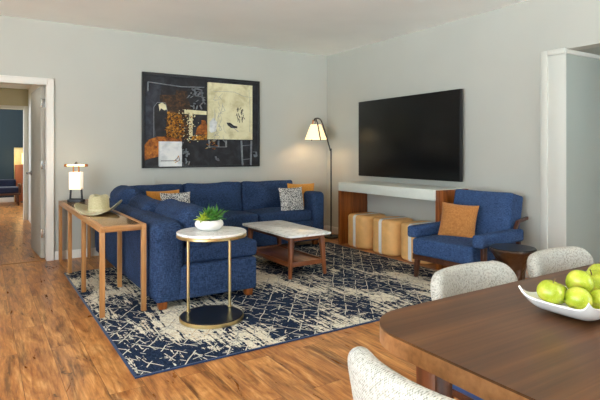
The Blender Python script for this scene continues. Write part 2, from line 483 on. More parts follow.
def R3(ax, ang): return Matrix.Rotation(ang, 3, ax)
def rrect(x0, x1, y0, y1, r, n=8, bow=0.):
    P = []
    for cx, cy, a0 in ((x1-r, y1-r, 0), (x0+r, y1-r, PI/2), (x0+r, y0+r, PI), (x1-r, y0+r, 1.5*PI)):
        for k in range(n+1):
            a = a0+PI/2*k/n; P.append((cx+r*math.cos(a), cy+r*math.sin(a)))
    if bow:
        Q = []
        for i, (x, y) in enumerate(P):
            x2, y2 = P[(i+1) % len(P)]
            for k in range(12 if math.hypot(x2-x, y2-y) > .3 else 1):
                q = k/12; Q.append((x+(x2-x)*q, y+(y2-y)*q))
        cx, cy, hx, hy = (x0+x1)/2, (y0+y1)/2, (x1-x0)/2, (y1-y0)/2
        P = [(cx+(x-cx)*(1+bow/hx*(1-((y-cy)/hy)**2)), cy+(y-cy)*(1+bow/hy*(1-((x-cx)/hx)**2))) for x, y in Q]
    return P

# ------------------------------------------------------------------ room
WX, WY, CZ = 4.576, 6.41, 2.755          # tv wall, art wall, ceiling
LX, FY = -3.8, -2.8                      # window wall on the left, wall behind the camera
struct('floor', G().box(LX-.15, 7.2, FY-.15, 14.6, -.12, 0, 0), M['floor'])
struct('ceiling', G().box(LX-.15, WX+.15, FY-.15, WY+.12, CZ, CZ+.15, 0), M['ceiling'])
DX0, DX1, DH = -.26, .635, 2.03          # doorway
g = G(); g.box(LX-.15, DX0, WY, WY+.12, 0, CZ, 0); g.box(DX1, WX+.15, WY, WY+.12, 0, CZ, 0); g.box(DX0, DX1, WY, WY+.12, DH, CZ, 0)
struct('wall_back', g, M['wall'])
NY0, NY1, NH = -.4, 2.6, 2.205           # opening in the tv wall
g = G(); g.box(WX, WX+.15, NY1, WY, 0, CZ, 0); g.box(WX, WX+.15, NY0, NY1, NH, CZ, 0); g.box(WX, WX+.15, FY, NY0, 0, CZ, 0)
struct('wall_right', g, M['wall'])
def window_wall(name, fixed, lo, hi, holes, z0, z1, axis):
    g = G(); t = .15; cur = lo
    def bx(a, b, c, d):
        if axis == 'x': g.box(fixed-t, fixed, a, b, c, d, 0)
        else: g.box(a, b, fixed-t, fixed, c, d, 0)
    for a, b in holes:
        bx(cur, a, 0, CZ); bx(a, b, 0, z0); bx(a, b, z1, CZ); cur = b
    bx(cur, hi, 0, CZ)
    return struct(name, g, M['wall'])
LW = [(-2.6, -.2), (0, 2.3)]
BW = [(3.1, 4.45)]
window_wall('wall_left', LX, FY, WY, LW, .06, 2.6, 'x')
window_wall('wall_front', FY, LX, WX, BW, .06, 2.6, 'y')
def window_frame(n, a, b, z0, z1, fixed, axis):
    g = G(); w = .06
    def bx(a0, b0, c0, d0):
        if axis == 'x': g.box(fixed-.11, fixed-.05, a0, b0, c0, d0, .004)
        else: g.box(a0, b0, fixed-.11, fixed-.05, c0, d0, .004)
    bx(a, a+w, z0, z1); bx(b-w, b, z0, z1); bx(a, b, z0, z0+w); bx(a, b, z1-w, z1); bx((a+b)/2-w/2, (a+b)/2+w/2, z0, z1)
    struct('window_%d' % n, g, M['white'])
    L = bpy.data.lights.new('window_portal', 'AREA'); L.shape = 'RECTANGLE'
    L.size = b-a; L.size_y = z1-z0; L.cycles.is_portal = True
    o = bpy.data.objects.new('window_portal', L); C.objects.link(o)
    m = (a+b)/2
    if axis == 'x': o.location = (fixed-.14, m, (z0+z1)/2); o.rotation_euler = (0, -PI/2, 0); L.size, L.size_y = z1-z0, b-a
    else: o.location = (m, fixed-.14, (z0+z1)/2); o.rotation_euler = (PI/2, 0, PI)
    return o
n = 1
for a, b in LW: window_frame(n, a, b, .06, 2.6, LX, 'x'); n += 1
for a, b in BW: window_frame(n, a, b, .06, 2.6, FY, 'y'); n += 1
# baseboards
def board(g, x0, x1, y0, y1): g.box(x0, x1, y0, y1, 0, .1, .004)
g = G(); board(g, LX, DX0-.075, WY-.014, WY); board(g, DX1+.075, WX, WY-.014, WY); struct('baseboard_back', g, M['white'])
g = G(); board(g, WX-.014, WX, NY1+.25, WY-.014); struct('baseboard_right', g, M['white'])
g = G(); board(g, LX, LX+.014, FY, WY); struct('baseboard_left', g, M['white'])
# nook beyond the opening
struct('wall_nook_back', G().box(WX+.002, 7.1, NY1-.006, NY1+.12, 0, NH+.1, 0), M['nook'])
struct('wall_nook_right', G().box(7.0, 7.12, NY0-.1, NY1, 0, NH+.1, 0), M['nook'])
struct('wall_nook_front', G().box(WX+.15, 7.1, NY0-.12, NY0, 0, NH+.1, 0), M['nook'])
struct('ceiling_nook', G().box(WX+.15, 7.1, NY0-.1, NY1+.1, NH, NH+.1, 0), M['nook'])
g = G()
g.box(WX-.012, WX, NY1-.006, 2.835, 0, NH+.01, .003)                 # flat pilaster
g.box(WX-.03, WX-.01, 2.765, 2.835, 0, NH+.01, .004)            # raised edge
g.box(WX-.03, WX-.01, NY1-.002, 2.765, 2.165, NH+.012, .004)
g.box(WX-.012, 7.0, NY1-.02, NY1, 2.165, NH-.001, .004)         # band running into the nook
struct('trim_1', g, mk_paint('pilaster_paint', srgb(204, 205, 196), .5, .01, .02))
# doorway casing
g = G()
for y0, y1 in ((WY-.02, WY), ):
    g.box(DX1, DX1+.065, y0, y1, 0, DH+.065, .005); g.box(DX0-.065, DX0, y0, y1, 0, DH+.065, .005)
    g.box(DX0, DX1, y0, y1, DH, DH+.065, .005)
    g.box(DX1+.045, DX1+.065, y0-.008, y1, 0, DH+.065, .003); g.box(DX0, DX1+.065, y0-.008, y1, DH+.047, DH+.065, .003)
g.box(DX1-.012, DX1+.001, WY-.015, WY+.13, 0, DH, .002); g.box(DX0-.001, DX0+.012, WY-.015, WY+.13, 0, DH, .002)
g.box(DX0, DX1, WY-.015, WY+.13, DH-.012, DH+.001, .002)
struct('trim_2', g, M['white'])
struct('trim_3', G().box(DX0, DX1, WY+.02, WY+.06, 0, .006, .002), M['oak_x'])
# open door leaf, hinged on the right jamb and swung into the hall
dl = struct('door_1', G().box(-.045, 0, 0, .80, .012, 2.015, .003), M['door'], label='painted door leaf swung open into the hall')
dl.location = (DX1-.012, WY+.135, 0); dl.rotation_euler = (0, 0, math.radians(3))
for z in (.3, 1.1, 1.82):
    h = G().box(-.043, -.004, -.006, .002, z-.05, z+.05, .001); h.tube([(.002, -.004, z-.05), (.002, -.004, z+.05)], .006)
    obj('hinge', h, M['chrome'], dl)
for sx in (-1, 1):
    g = G(); x = -.045 if sx < 0 else 0
    g.tube([(x, .735, .98), (x+sx*.012, .735, .98)], .032, 20)
    g.tube([(x+sx*.01, .735, .98), (x+sx*.05, .735, .98), (x+sx*.055, .72, .98), (x+sx*.055, .58, .98)], .012, 10)
    obj('door_handle', g, M['chrome'], dl)
# hall and bedroom beyond
HX0, HX1, HY = -.9, .72, 10.45
struct('wall_hall_right', G().box(HX1, HX1+.1, WY+.12, HY, 0, 2.4, 0), M['white'])
struct('wall_hall_left', G().box(HX0-.1, HX0, WY+.12, HY, 0, 2.4, 0), M['white'])
struct('ceiling_hall', G().box(HX0-.1, HX1+.1, WY+.12, HY+.12, 2.4, 2.5, 0), M['ceiling'])
BX = .655
g = G(); g.box(BX, 3.0, HY, HY+.12, 0, 2.4, 0); g.box(-2.6, -.35, HY, HY+.12, 0, 2.4, 0); g.box(-.35, BX, HY, HY+.12, 2.03, 2.7, 0)
struct('wall_hall_back', g, M['olive'])
g = G(); g.box(BX-.01, BX+.06, HY-.02, HY, 0, 2.09, .004); g.box(-.35, BX, HY-.02, HY, 2.03, 2.09, .004); g.box(BX-.012, BX, HY, HY+.14, 0, 2.03, .003)
struct('trim_4', g, M['white'])
struct('wall_bedroom_back', G().box(-2.6, 3.1, 14.42, 14.55, 0, 2.7, 0), M['teal'])
struct('wall_bedroom_right', G().box(3.0, 3.12, HY, 14.5, 0, 2.7, 0), M['teal'])
g = G(); g.box(-2.6, -2.5, HY, 11.2, 0, 2.7, 0); g.box(-2.6, -2.5, 13.8, 14.5, 0, 2.7, 0); g.box(-2.6, -2.5, 11.2, 13.8, 0, .3, 0); g.box(-2.6, -2.5, 11.2, 13.8, 2.3, 2.7, 0)
struct('wall_bedroom_left', g, M['wall'])
struct('ceiling_bedroom', G().box(-2.6, 3.1, HY, 14.55, 2.7, 2.8, 0), M['ceiling'])
struct('baseboard_bedroom', G().box(-2.5, 3.0, 14.405, 14.42, 0, .12, .003), M['white'])
window_frame(n, 11.2, 13.8, .3, 2.3, -2.5, 'x')
# bedroom pieces glimpsed through the doors
t = thing('upholstered_bench', 'dark navy upholstered bench with wooden legs in the room beyond the open door', 'bench', (.1, 13.6, 0))
obj('seat', G().cushion(1.3, .5, .14, .04, .01, loc=(0, 0, .36)), M['navy_dark'], t)
obj('backrest', G().cushion(1.24, .12, .2, .04, .0, loc=(-.03, .17, .5)), M['navy_dark'], t)
obj('frame', G().box(-.66, .66, -.26, .26, .25, .29, .005).box(.62, .68, -.26, .26, .29, .5, .008), M['darkwood'], t)
for sx in (-1, 1):
    for sy in (-1, 1): obj('leg', G().tapered((sx*.6, sy*.22, .25), (sx*.62, sy*.23, 0), .05, .035), M['darkwood'], t)
t = thing('framed_panel', 'tall gold framed panel, pale above and rust below, against the far teal wall', 'panel', (.86, 14.38, 0))
obj('frame', G().box(-.185, -.165, -.02, .02, 0, 1.36, .002).box(.165, .185, -.02, .02, 0, 1.36, .002).box(-.165, .165, -.02, .02, 1.34, 1.36, .002), M['brass'], t)
obj('upper_panel', G().box(-.165, .165, -.01, .02, .93, 1.34, .001), M['pale_yellow'], t)
obj('lower_panel', G().box(-.165, .165, -.01, .02, .0, .93, .001), M['rust'], t)
t = thing('bedside_lamp', 'small glowing lamp seen through the doorway in front of the gold framed panel', 'lamp', (.9, 14.2, 0))
obj('lamp_shade', G().lathe([(.07, .96), (.07, 1.22)], 20), M['sconce'], t)
obj('stand', G().tube([(0, 0, 0.02), (0, 0, .97)], .012).lathe([(.1, 0), (.1, .02)], 20), M['black'], t)

# ------------------------------------------------------------------ rug
t = thing('area_rug', 'large navy and ivory distressed area rug under the sofa and coffee table', 'rug', (0, 0, 0))
RX0, RX1, RY0, RY1 = .71, 4.03, 2.81, 5.64
obj('pile', G().box(RX0+.015, RX1-.015, RY0+.015, RY1-.015, .0005, .010, .002), M['rug'], t)
g = G(); w = .018
g.box(RX0, RX1, RY0, RY0+w, .0005, .0095, .003); g.box(RX0, RX1, RY1-w, RY1, .0005, .0095, .003)
g.box(RX0, RX0+w, RY0+w, RY1-w, .0005, .0095, .003); g.box(RX1-w, RX1, RY0+w, RY1-w, .0005, .0095, .003)
obj('edge_binding', g, M['binding'], t, label='plain navy binding')
RZ = .010

# ------------------------------------------------------------------ sectional sofa
sofa = thing('sectional_sofa', 'navy blue L shaped sectional sofa along the wall below the painting', 'sofa', (0, 0, 0))
SX0, SX1, SY0, SY1 = 1.115, 3.88, 3.84, 6.33
SB = RZ+.065
g = G(); g.box(SX0+.02, 2.005, SY0+.01, SY1-.02, SB, .345, .02, 3); g.box(1.9, SX1-.02, 5.50, SY1-.02, SB, .345, .02, 3)
obj('base', g, M['denim'], sofa)
g = G(); g.cushion(.26, SY1-SY0, .71-SB, .085, 0, 16, (SX0+.13, (SY0+SY1)/2, (SB+.70)/2))
obj('side_backrest', g, M['denim'], sofa)
g = G(); g.cushion(SX1-SX0-.02, .24, .70-SB, .09, 0, 16, ((SX0+SX1)/2, SY1-.12, (SB+.70)/2))
obj('rear_backrest', g, M['denim'], sofa)
g = G(); g.cushion(.19, .86, .72-SB, .06, 0, 14, (SX1-.095, 5.90, (SB+.72)/2))
obj('arm', g, M['denim'], sofa)
ys = [3.88, 4.72, 5.52]
for i in range(2):
    obj('seat_cushion', G().cushion(.67, ys[i+1]-ys[i]-.01, .14, .035, .02, 14, (1.70, (ys[i]+ys[i+1])/2, .415), wob=.004, seed=i), M['denim'], sofa)
xs = [1.36, 2.04, 2.89, 3.685]
for i in range(3):
    obj('seat_cushion', G().cushion(xs[i+1]-xs[i]-.01, .66, .14, .035, .02, 14, ((xs[i]+xs[i+1])/2, 5.815 if i else 5.85, .415), wob=.004, seed=i+5), M['denim'], sofa)
for yc, L, xc, zc, hgt, tilt in ((4.26, .78, 1.49, .622, .38, -.26), (5.03, .70, 1.42, .615, .37, -.34), (5.70, .66, 1.36, .66, .42, -.22)):
    obj('back_cushion', G().cushion(.25 if yc < 4.5 else .22, L, hgt, .11 if yc < 4.5 else .10, .05, 16, (xc, yc, zc), R3('Y', tilt), wob=.022, seed=int(yc*7)), M['denim'], sofa)
cx_ = [1.40, 2.11, 2.89, 3.69]
for i in range(3):
    L = cx_[i+1]-cx_[i]-.01
    obj('back_cushion', G().cushion(L, .17, .40, .035, .06, 16, ((cx_[i]+cx_[i+1])/2, 6.035, .652), R3('X', -.16), wob=.012, seed=i+30), M['denim'], sofa)
for x, y in ((1.20, 3.92), (1.955, 3.92), (1.19, 6.2), (1.93, 5.6), (3.78, 5.58), (3.78, 6.2)):
    z = RZ if y < RY1 else 0
    obj('foot', G().tapered((x, y, SB+.005), (x, y, z), .075, .06), M['cherry_z'], sofa, label='red brown wooden foot')
# scatter pillows
def throw(name, label, m, w, h, t_, loc, rot, group):
    mat = Matrix()
    o = obj(name, G().pillow(w, h, t_, mat), m, None, loc, rot)
    return tag(o, label, 'pillow', group)
throw('throw_pillow', 'ochre throw pillow peeking out behind the sofa cushions in the left corner', M['gold_fabric'], .42, .36, .13, (1.82, 5.86, .62), (PI/2-.2, 0, .12), 'throw pillows')
throw('throw_pillow', 'grey speckled throw pillow in the left corner of the sofa, before an ochre one', M['speckle'], .36, .34, .12, (1.90, 5.67, .615), (PI/2-.22, 0, -.05), 'throw pillows')
throw('throw_pillow', 'ochre throw pillow half hidden at the right arm of the sofa', M['gold_fabric'], .38, .38, .12, (3.69, 5.78, .635), (PI/2-.2, 0, -.42), 'throw pillows')
throw('throw_pillow', 'grey speckled throw pillow near the right arm of the sofa', M['speckle'], .38, .34, .12, (3.44, 5.62, .618), (PI/2-.2, 0, .05), 'throw pillows')

# ------------------------------------------------------------------ console table behind the sofa
ct = thing('console_table', 'long narrow wooden console table behind the sofa carrying a lamp and a hat', 'table', (0, 0, 0))
AX0, AX1, AY0, AY1, AZ = .742, 1.085, 3.945, 6.345, .69
bw = .036
for x in (AX0, AX1-bw): obj('long_rail', G().box(x, x+bw, AY0, AY1, AZ-.045, AZ, .002), M['oak_y'], ct)
for y in (AY0, AY1-bw): obj('end_rail', G().box(AX0+bw, AX1-bw, y, y+bw, AZ-.045, AZ, .002), M['oak_x'], ct)
obj('top_inset', G().box(AX0+bw-.001, AX1-bw+.001, AY0+bw-.001, AY1-bw+.001, AZ-.02, AZ-.0015, .001), M['bronze_glass'], ct, label='glossy inset top')
for y in (AY0, 4.755, 5.575, AY1-bw):
    for x in (AX0, AX1-bw):
        z = RZ+.0005 if y < 5.6 else 0
        obj('leg', G().box(x, x+bw, y, y+bw, z, AZ-.044, .002), M['oak_z'], ct)
# table lamp
tl = thing('table_lamp', 'lit table lamp with white block body and glowing bar on the console table', 'lamp', (.89, 6.08, AZ), math.radians(-32))
obj('base', G().prism(rrect(-.095, .095, -.05, .05, .045), 0, .03, .004), M['black'], tl)
g = G()
for s in (-1, 1): g.tube([(s*.066, 0, .028), (s*.058, 0, .16)], .011)
g.tube([(-.062, 0, .035), (.062, 0, .035)], .006)
obj('stand', g, M['black'], tl)
obj('lamp_body', G().box(-.065, .065, -.04, .04, .14, .335, .006), M['block'], tl, label='frosted white lit block')
for s in (-1, 1): obj('post', G().tube([(s*.03, 0, .333), (s*.03, 0, .405)], .009), M['copper'], tl)
obj('light_tube', G().tube([(-.105, 0, .41), (.105, 0, .41)], .0105, 16), M['tube'], tl, label='glowing horizontal tube')
for s in (-1, 1): obj('end_cap', G().tube([(s*.1, 0, .41), (s*.128, 0, .41)], .015, 16), M['copper'], tl)
obj('finial', G().lathe([(.0, .419), (.018, .42), (.022, .428), (.010, .436), (.016, .445), (0, .452)], 16), M['black'], tl)
# cowboy hat
ht = thing('cowboy_hat', 'pale straw coloured cowboy hat resting on the console table', 'hat', (.905, 4.87, AZ+.002), math.radians(-24))
ht.scale = (1.08, 1.08, 1.28)
def brim(u, v):
    a = 2*PI*u; r = .085+v*.125
    x = r*math.cos(a)*.98; y = r*math.sin(a)*1.08
    k = v**1.5
    z = .012+.068*k*abs(math.cos(a))**2.0*(1+.15*math.cos(a))-.006*k*(math.sin(a)**2)
    return (x*(1-.10*k*abs(math.cos(a))), y, z)
g = G(); g.grid(brim, 64, 10, .004); bmesh.ops.remove_doubles(g.bm, verts=g.bm.verts[:], dist=.0004)
obj('brim', g, M['hat'], ht)
def crownfn(co, a):
    h = co.z
    x, y = co.x, co.y
    k = max(0, (h-.06)/.075)
    # long crease along y and two front dents
    rr = math.hypot(x/.085, y/.1)
    dent = .032*math.exp(-(x/.022)**2)*(1-min(1, abs(y)/.1))*k
    side = .018*math.exp(-((abs(x)-.06)/.02)**2)*math.exp(-((y+.05)/.035)**2)*k
    return Vector((x*(1-.16*k*max(0, -y/.1)), y, h-dent-side))
prof = [(.091, .008), (.089, .02), (.087, .05), (.085, .085), (.082, .11), (.076, .124), (.064, .131), (.048, .133), (.034, .132), (.02, .131), (.008, .13), (0, .098)]
obj('crown', G().lathe(prof, 48, .97, 1.12, fn=crownfn), M['hat'], ht)
obj('hat_band', G().lathe([(.0915, .012), (.0925, .014), (.0905, .032), (.0885, .034)], 48, .98, 1.125), M['hatband'], ht)

# ------------------------------------------------------------------ round side table with plant
st = thing('round_side_table', 'round marble topped side table with brass posts and black base by the sofa end', 'table', (1.447, 3.505, RZ))
def disc(r, z0, z1, b): return [(0, z0), (r-b, z0), (r, z0+b), (r, z1-b), (r-b, z1), (0, z1)]
obj('base_rim', G().lathe(disc(.238, 0, .026, .004), 64), M['brass'], st)
obj('base_top', G().lathe(disc(.229, .024, .031, .002), 64), M['blackleather'], st)
PO = [(-.105, .255-.06, 0), (.235-.02, .135-.03, 0)]
for x, y in ((-.125, .16), (.195, .11)):
    obj('post', G().tube([(x, y, .03), (x, y, .615)], .0115, 16).lathe([(.02, .03), (.02, .036)], 16, mat=Matrix.Translation((x, y, 0))), M['brass'], st)
obj('top_rim', G().lathe(disc(.258, .612, .634, .004), 64), M['brass'], st)
obj('marble_top', G().lathe(disc(.258, .634, .652, .005), 64), M['marble'], st)
pp = thing('potted_succulent', 'green succulents in a low round white bowl on the marble side table', 'plant', (1.447, 3.555, RZ+.652))
obj('pot', G().lathe([(0, 0), (.055, 0), (.085, .012), (.105, .035), (.107, .05), (.1, .068), (.085, .078), (.08, .076), (.08, .06), (0, .058)], 48), M['planter'], pp)
obj('soil', G().lathe([(0, .058), (.081, .058), (.081, .066), (0, .072)], 32), M['soil'], pp)
def leaf(g, base, dr, L, w, bend, th=.004):
    d = Vector(dr).normalized(); sd = d.cross(Vector((0, 0, 1)))
    sd = sd.normalized() if sd.length > .05 else Vector((1, 0, 0))
    up = sd.cross(d)
    def fn(u, v):
        c = Vector(base)+d*L*v-Vector((0, 0, 1))*bend*L*v*v
        ww = w*(math.sin(PI*(.18+.8*v))**.9)*(1-v**4)
        return c+sd*(u-.5)*ww+up*abs(u-.5)*ww*.5
    g.grid(fn, 2, 6, th)
def rosette(name, cx, cy, m, n, L, w, tall, stemz, seed):
    random.seed(seed); g = G()
    for k in range(n):
        a = k*2.39996; f = k/n
        el = .25+1.15*(1-f)*tall+random.uniform(-.12, .12)
        dr = (math.cos(a)*math.cos(el), math.sin(a)*math.cos(el), math.sin(el))
        leaf(g, (cx, cy, .066+stemz*(1-f)), dr, L*random.uniform(.75, 1.15), w, random.uniform(.05, .3))
    obj(name, g, m, pp, sharp=60)
rosette('foliage', -.055, -.012, M['leaf_yellow'], 22, .075, .020, .9, .01, 1)
rosette('foliage', .0, .02, M['leaf'], 30, .11, .017, 1.0, .02, 2)
rosette('foliage', .05, .0, M['leaf'], 28, .10, .016, 1.0, .02, 3)
rosette('foliage', .01, -.045, M['leaf'], 22, .075, .016, .9, .01, 4)
rosette('foliage', .062, .03, M['leaf'], 18, .12, .011, 1.0, .02, 5)

# ------------------------------------------------------------------ coffee table
kt = thing('coffee_table', 'rectangular coffee table with white marble top on a walnut frame with low shelf', 'table', (2.742, 4.63, RZ))
hx, hy, TZ = .25, .53, .44-RZ
obj('marble_top', G().prism(rrect(-hx-.01, hx+.01, -hy, hy, .05), TZ-.02, TZ, .004), M['marble'], kt)
a_, b_ = .2, .46
for q in (-1, 1):
    obj('short_apron', G().box(-a_, a_, q*(b_-.011)-.011, q*(b_-.011)+.011, TZ-.065, TZ-.02, .002), M['walnut_x'], kt)
    obj('long_apron', G().box(q*(a_-.011)-.011, q*(a_-.011)+.011, -b_, b_, TZ-.065, TZ-.02, .002), M['walnut_y'], kt)
    obj('shelf_rail', G().box(-.2, .2, q*.445-.01, q*.445+.01, .11, .155, .002), M['walnut_x'], kt)
for sx in (-1, 1):
    for sy in (-1, 1):
        obj('leg', G().tapered((sx*.178, sy*.435, TZ-.022), (sx*.207, sy*.457, 0), .052, .03), M['walnut_z'], kt)
g = G(); g.box(-.19, .19, -.44, .44, .125, .14, .002); g.box(-.21, -.188, -.44, .44, .11, .155, .002); g.box(.188, .21, -.44, .44, .11, .155, .002)
obj('shelf', g, M['walnut_y'], kt)

# ------------------------------------------------------------------ media console with poufs
mc = thing('media_console', 'long console with pale top and red brown side panels below the television', 'console', (0, 0, 0))
MX0, MX1, MY0, MY1, MZ = 4.09, WX-.016, 3.69, 5.47, .845
obj('side_panel', G().box(MX0, MX1, MY1-.05, MY1, 0, MZ-.005, .002), M['cherry_z'], mc)
obj('side_panel', G().box(MX0, MX1, MY0, MY0+.05, 0, MZ-.005, .002), M['cherry_z'], mc)
obj('top', G().box(MX0-.035, MX1, MY0+.045, MY1-.049, MZ-.115, MZ, .003), M['white_lacquer'], mc, label='pale lacquered deep shelf top')
def pouf(label, y):
    p = thing('pouf', label, 'pouf', (4.305, y, 0), 0, 'poufs under the media console')
    rb = .042; lv = [(rb-rb*math.sin(q*PI/16), rb-rb*math.cos(q*PI/16)) for q in range(9)]
    g = G(); g.stack(lambda d: rrect(-.215+d, .215-d, -.215+d, .215-d, .13-d, 10), lv+[(d, .43-z) for d, z in lv[::-1]])
    obj('body', g, M['tan'], p)
    g = G(); hw = .024; r = .043; e = .2165; H = .4315
    pts = [(-e+.038, .001), (-e+.013, .012), (-e, .042)]
    pts += [(-e+r+r*math.cos(a), H-r+r*math.sin(a)) for a in [PI-PI/2*k/6 for k in range(7)]]
    pts += [(-x, z) for x, z in pts[::-1]]
    def fn(u, v):
        q = v*(len(pts)-1); i = min(int(q), len(pts)-2); f = q-i
        return (pts[i][0]*(1-f)+pts[i+1][0]*f, (u-.5)*2*hw, pts[i][1]*(1-f)+pts[i+1][1]*f)
    g.grid(fn, 1, len(pts)-1, .004)
    obj('band', g, M['ceramic'], p, label='white band')
    return p
pouf('tan leather pouf with white band, nearest the corner of the room', 5.12)
pouf('tan leather pouf with white band, middle one of the three under the console', 4.62)
pouf('tan leather pouf with white band, partly hidden behind the blue armchair', 4.12)
# television
tv = thing('television', 'large black flat screen television on the right wall', 'television', (4.476, 4.625, 1.435))
obj('housing', G().box(.004, .05, -.888, .888, -.518, .518, .004), M['bezel'], tv)
obj('screen', G().box(0, .006, -.884, .884, -.512, .515, .001), M['screen'], tv)
obj('wall_bracket', G().box(.049, WX-4.476, -.3, .3, -.2, .2, .003), M['black'], tv)

# ------------------------------------------------------------------ painting
PW0, PW1, PZ0, PZ1 = 1.70, 3.363, 1.045, 2.262
pt = thing('painting', 'large dark abstract painting with cream and ochre blocks in a black frame', 'painting', (0, WY-.002, 0))
g = G(); fw, fd = .028, .04
g.box(PW0, PW0+fw, -fd, 0, PZ0, PZ1, .002); g.box(PW1-fw, PW1, -fd, 0, PZ0, PZ1, .002)
g.box(PW0+fw, PW1-fw, -fd, 0, PZ0, PZ0+fw, .002); g.box(PW0+fw, PW1-fw, -fd, 0, PZ1-fw, PZ1, .002)
obj('frame', g, M['black'], pt)
amats = ['a_black', 'a_cream', 'a_white', 'a_brown', 'a_ochre', 'a_orange', 'a_grey', 'a_slate']
g = G(); g.box(PW0+fw, PW1-fw, -.026, -.004, PZ0+fw, PZ1-fw, 0)
# the painted canvas: coordinates are fractions of the picture (0..1 from left, 0..1 from the top)
def ax(u): u = u/(1.14-.14*u); return PW0+u*(PW1-PW0)
def az(v): return PZ1-v*(PZ1-PZ0)
lay = [0]
def patch(mi, u0, u1, v0, v1):
    lay[0] += 1; g.mi = mi; d = -.026-.00012*lay[0]
    g.box(ax(u0), ax(u1), d, -.025, az(v1), az(v0), 0)
def blob(mi, pts):
    lay[0] += 1; g.mi = mi; d = -.026-.00012*lay[0]
    b = bmesh.new(); f = [b.verts.new((ax(u), d, az(v))) for u, v in pts]; k = [b.verts.new((ax(u), -.025, az(v))) for u, v in pts]
    b.faces.new(f); b.faces.new(k[::-1]); n = len(f)
    for i in range(n): b.faces.new((f[i], f[(i+1) % n], k[(i+1) % n], k[i]))
    g.merge(b)
def stroke(mi, pts, w=.004):
    lay[0] += 1; d = -.026-.00012*lay[0]; g.mi = mi
    P = [Vector((ax(u), d, az(v))) for u, v in pts]
    for a, c in zip(P, P[1:]):
        dd = (c-a); 
        if dd.length < 1e-6: continue
        s_ = Vector((dd.z, 0, -dd.x)).normalized()*w/2
        b = bmesh.new(); q = [a+s_, a-s_, c-s_, c+s_]
        f = [b.verts.new(x) for x in q]; k = [b.verts.new((x.x, -.0255, x.z)) for x in q]
        b.faces.new(f); b.faces.new(k[::-1])
        for i in range(4): b.faces.new((f[i], f[(i+1) % 4], k[(i+1) % 4], k[i]))
        g.merge(b)
random.seed(11)
patch(7, .03, .16, .12, .72)
blob(3, [(.15, .23), (.28, .22), (.29, .17), (.38, .17), (.39, .24), (.42, .36), (.40, .66), (.21, .70), (.16, .5)])
blob(4, [(.20, .40), (.33, .42), (.36, .55), (.34, .69), (.21, .70), (.19, .55)])
blob(5, [(.02, .92), (.02, .76), (.06, .70), (.13, .67), (.22, .67), (.34, .69), (.34, .72), (.15, .73), (.14, .88), (.07, .90)])
blob(0, [(.105, .34), (.14, .30), (.20, .32), (.215, .42), (.205, .66), (.12, .67), (.10, .5)])
stroke(6, [(.10, .68), (.10, .36), (.13, .31), (.2, .31), (.215, .4)], .006)
blob(1, [(.14, .33), (.17, .31), (.2, .33), (.21, .38), (.19, .39), (.16, .37), (.15, .40)])
# ochre doorway with a pot
blob(1, [(.36, .37), (.55, .38), (.55, .42), (.43, .42), (.43, .66), (.40, .67), (.40, .42), (.36, .42)])
blob(4, [(.42, .66), (.56, .64), (.56, .70), (.42, .70)])
blob(0, [(.44, .42), (.56, .42), (.56, .64), (.44, .66)])
blob(5, [(.455, .64), (.47, .56), (.505, .52), (.505, .48), (.535, .48), (.56, .53), (.565, .64)])
for k in range(130):
    u = random.gauss(.40, .035); v = random.uniform(.36, .72); s_ = random.uniform(.003, .010)
    patch(random.choice((1, 1, 4, 0)), u, u+s_, v, v+s_*1.3)
for k in range(150):
    u = random.uniform(.19, .36); v = random.uniform(.42, .69); s_ = random.uniform(.003, .008)
    patch(random.choice((4, 5, 0, 3)), u, u+s_, v, v+s_*1.4)
for k in range(26):
    u = random.uniform(.54, .64); v = random.uniform(.70, .80); s_ = random.uniform(.004, .010)
    patch(random.choice((4, 5, 1, 0)), u, u+s_, v, v+s_*1.2)
# cream sheet with scribbles
patch(1, .555, .93, .06, .69)
blob(2, [(.565, .50), (.60, .45), (.63, .50), (.62, .60), (.58, .62), (.565, .60)])
for k in range(26):
    u, v = .625+random.uniform(-.02, .06), random.uniform(.14, .66)
    stroke(6, [(u, v), (u+random.uniform(-.03, .03), v+random.uniform(.02, .07)), (u+random.uniform(-.03, .03), v+random.uniform(.05, .1))], .003)
stroke(6, [(.60, .16), (.68, .15), (.78, .15), (.85, .19), (.92, .20)], .003)
stroke(6, [(.90, .11), (.91, .35), (.905, .6)], .0022)
for k in range(26):
    u, v = random.uniform(.795, .855), random.uniform(.31, .46)
    stroke(0, [(u, v), (u+random.uniform(-.012, .014), v+random.uniform(.01, .05))], .006)
blob(0, [(.71, .50), (.74, .50), (.77, .53), (.8, .54), (.8, .56), (.75, .56), (.72, .53)])
stroke(6, [(.74, .53), (.78, .57), (.81, .6)], .004)
# white sheet
patch(2, .14, .33, .72, .985)
stroke(0, [(.15, .925), (.29, .925)], .008); stroke(4, [(.26, .93), (.29, .9), (.30, .87), (.31, .92), (.27, .945)], .008)
# thin chalk lines
stroke(6, [(.045, .20), (.045, .105), (.2, .12), (.33, .13), (.52, .12)], .007)
stroke(6, [(.565, .70), (.565, .775), (.71, .775), (.71, .70)], .007); stroke(6, [(.645, .70), (.645, .775)], .006)
stroke(6, [(.84, .70), (.85, .985)], .006); stroke(6, [(.925, .70), (.92, .985)], .006)
stroke(6, [(.84, .76), (.92, .75)], .005); stroke(6, [(.85, .92), (.92, .91)], .005)
stroke(6, [(.945, .83), (.965, .83), (.97, .88), (.955, .89), (.95, .86)], .006)
stroke(6, [(.44, .14), (.50, .15), (.505, .22), (.45, .22), (.44, .14)], .005)
for k in range(26):
    u, v = random.uniform(.40, .53), random.uniform(.14, .36)
    stroke(6, [(u, v), (u+random.uniform(-.03, .03), v+random.uniform(-.03, .05))], .004)
for k in range(18):
    u, v = random.uniform(.33, .40), random.uniform(.72, .95)
    stroke(6, [(u, v), (u+random.uniform(-.012, .012), v+random.uniform(.01, .05))], .003)
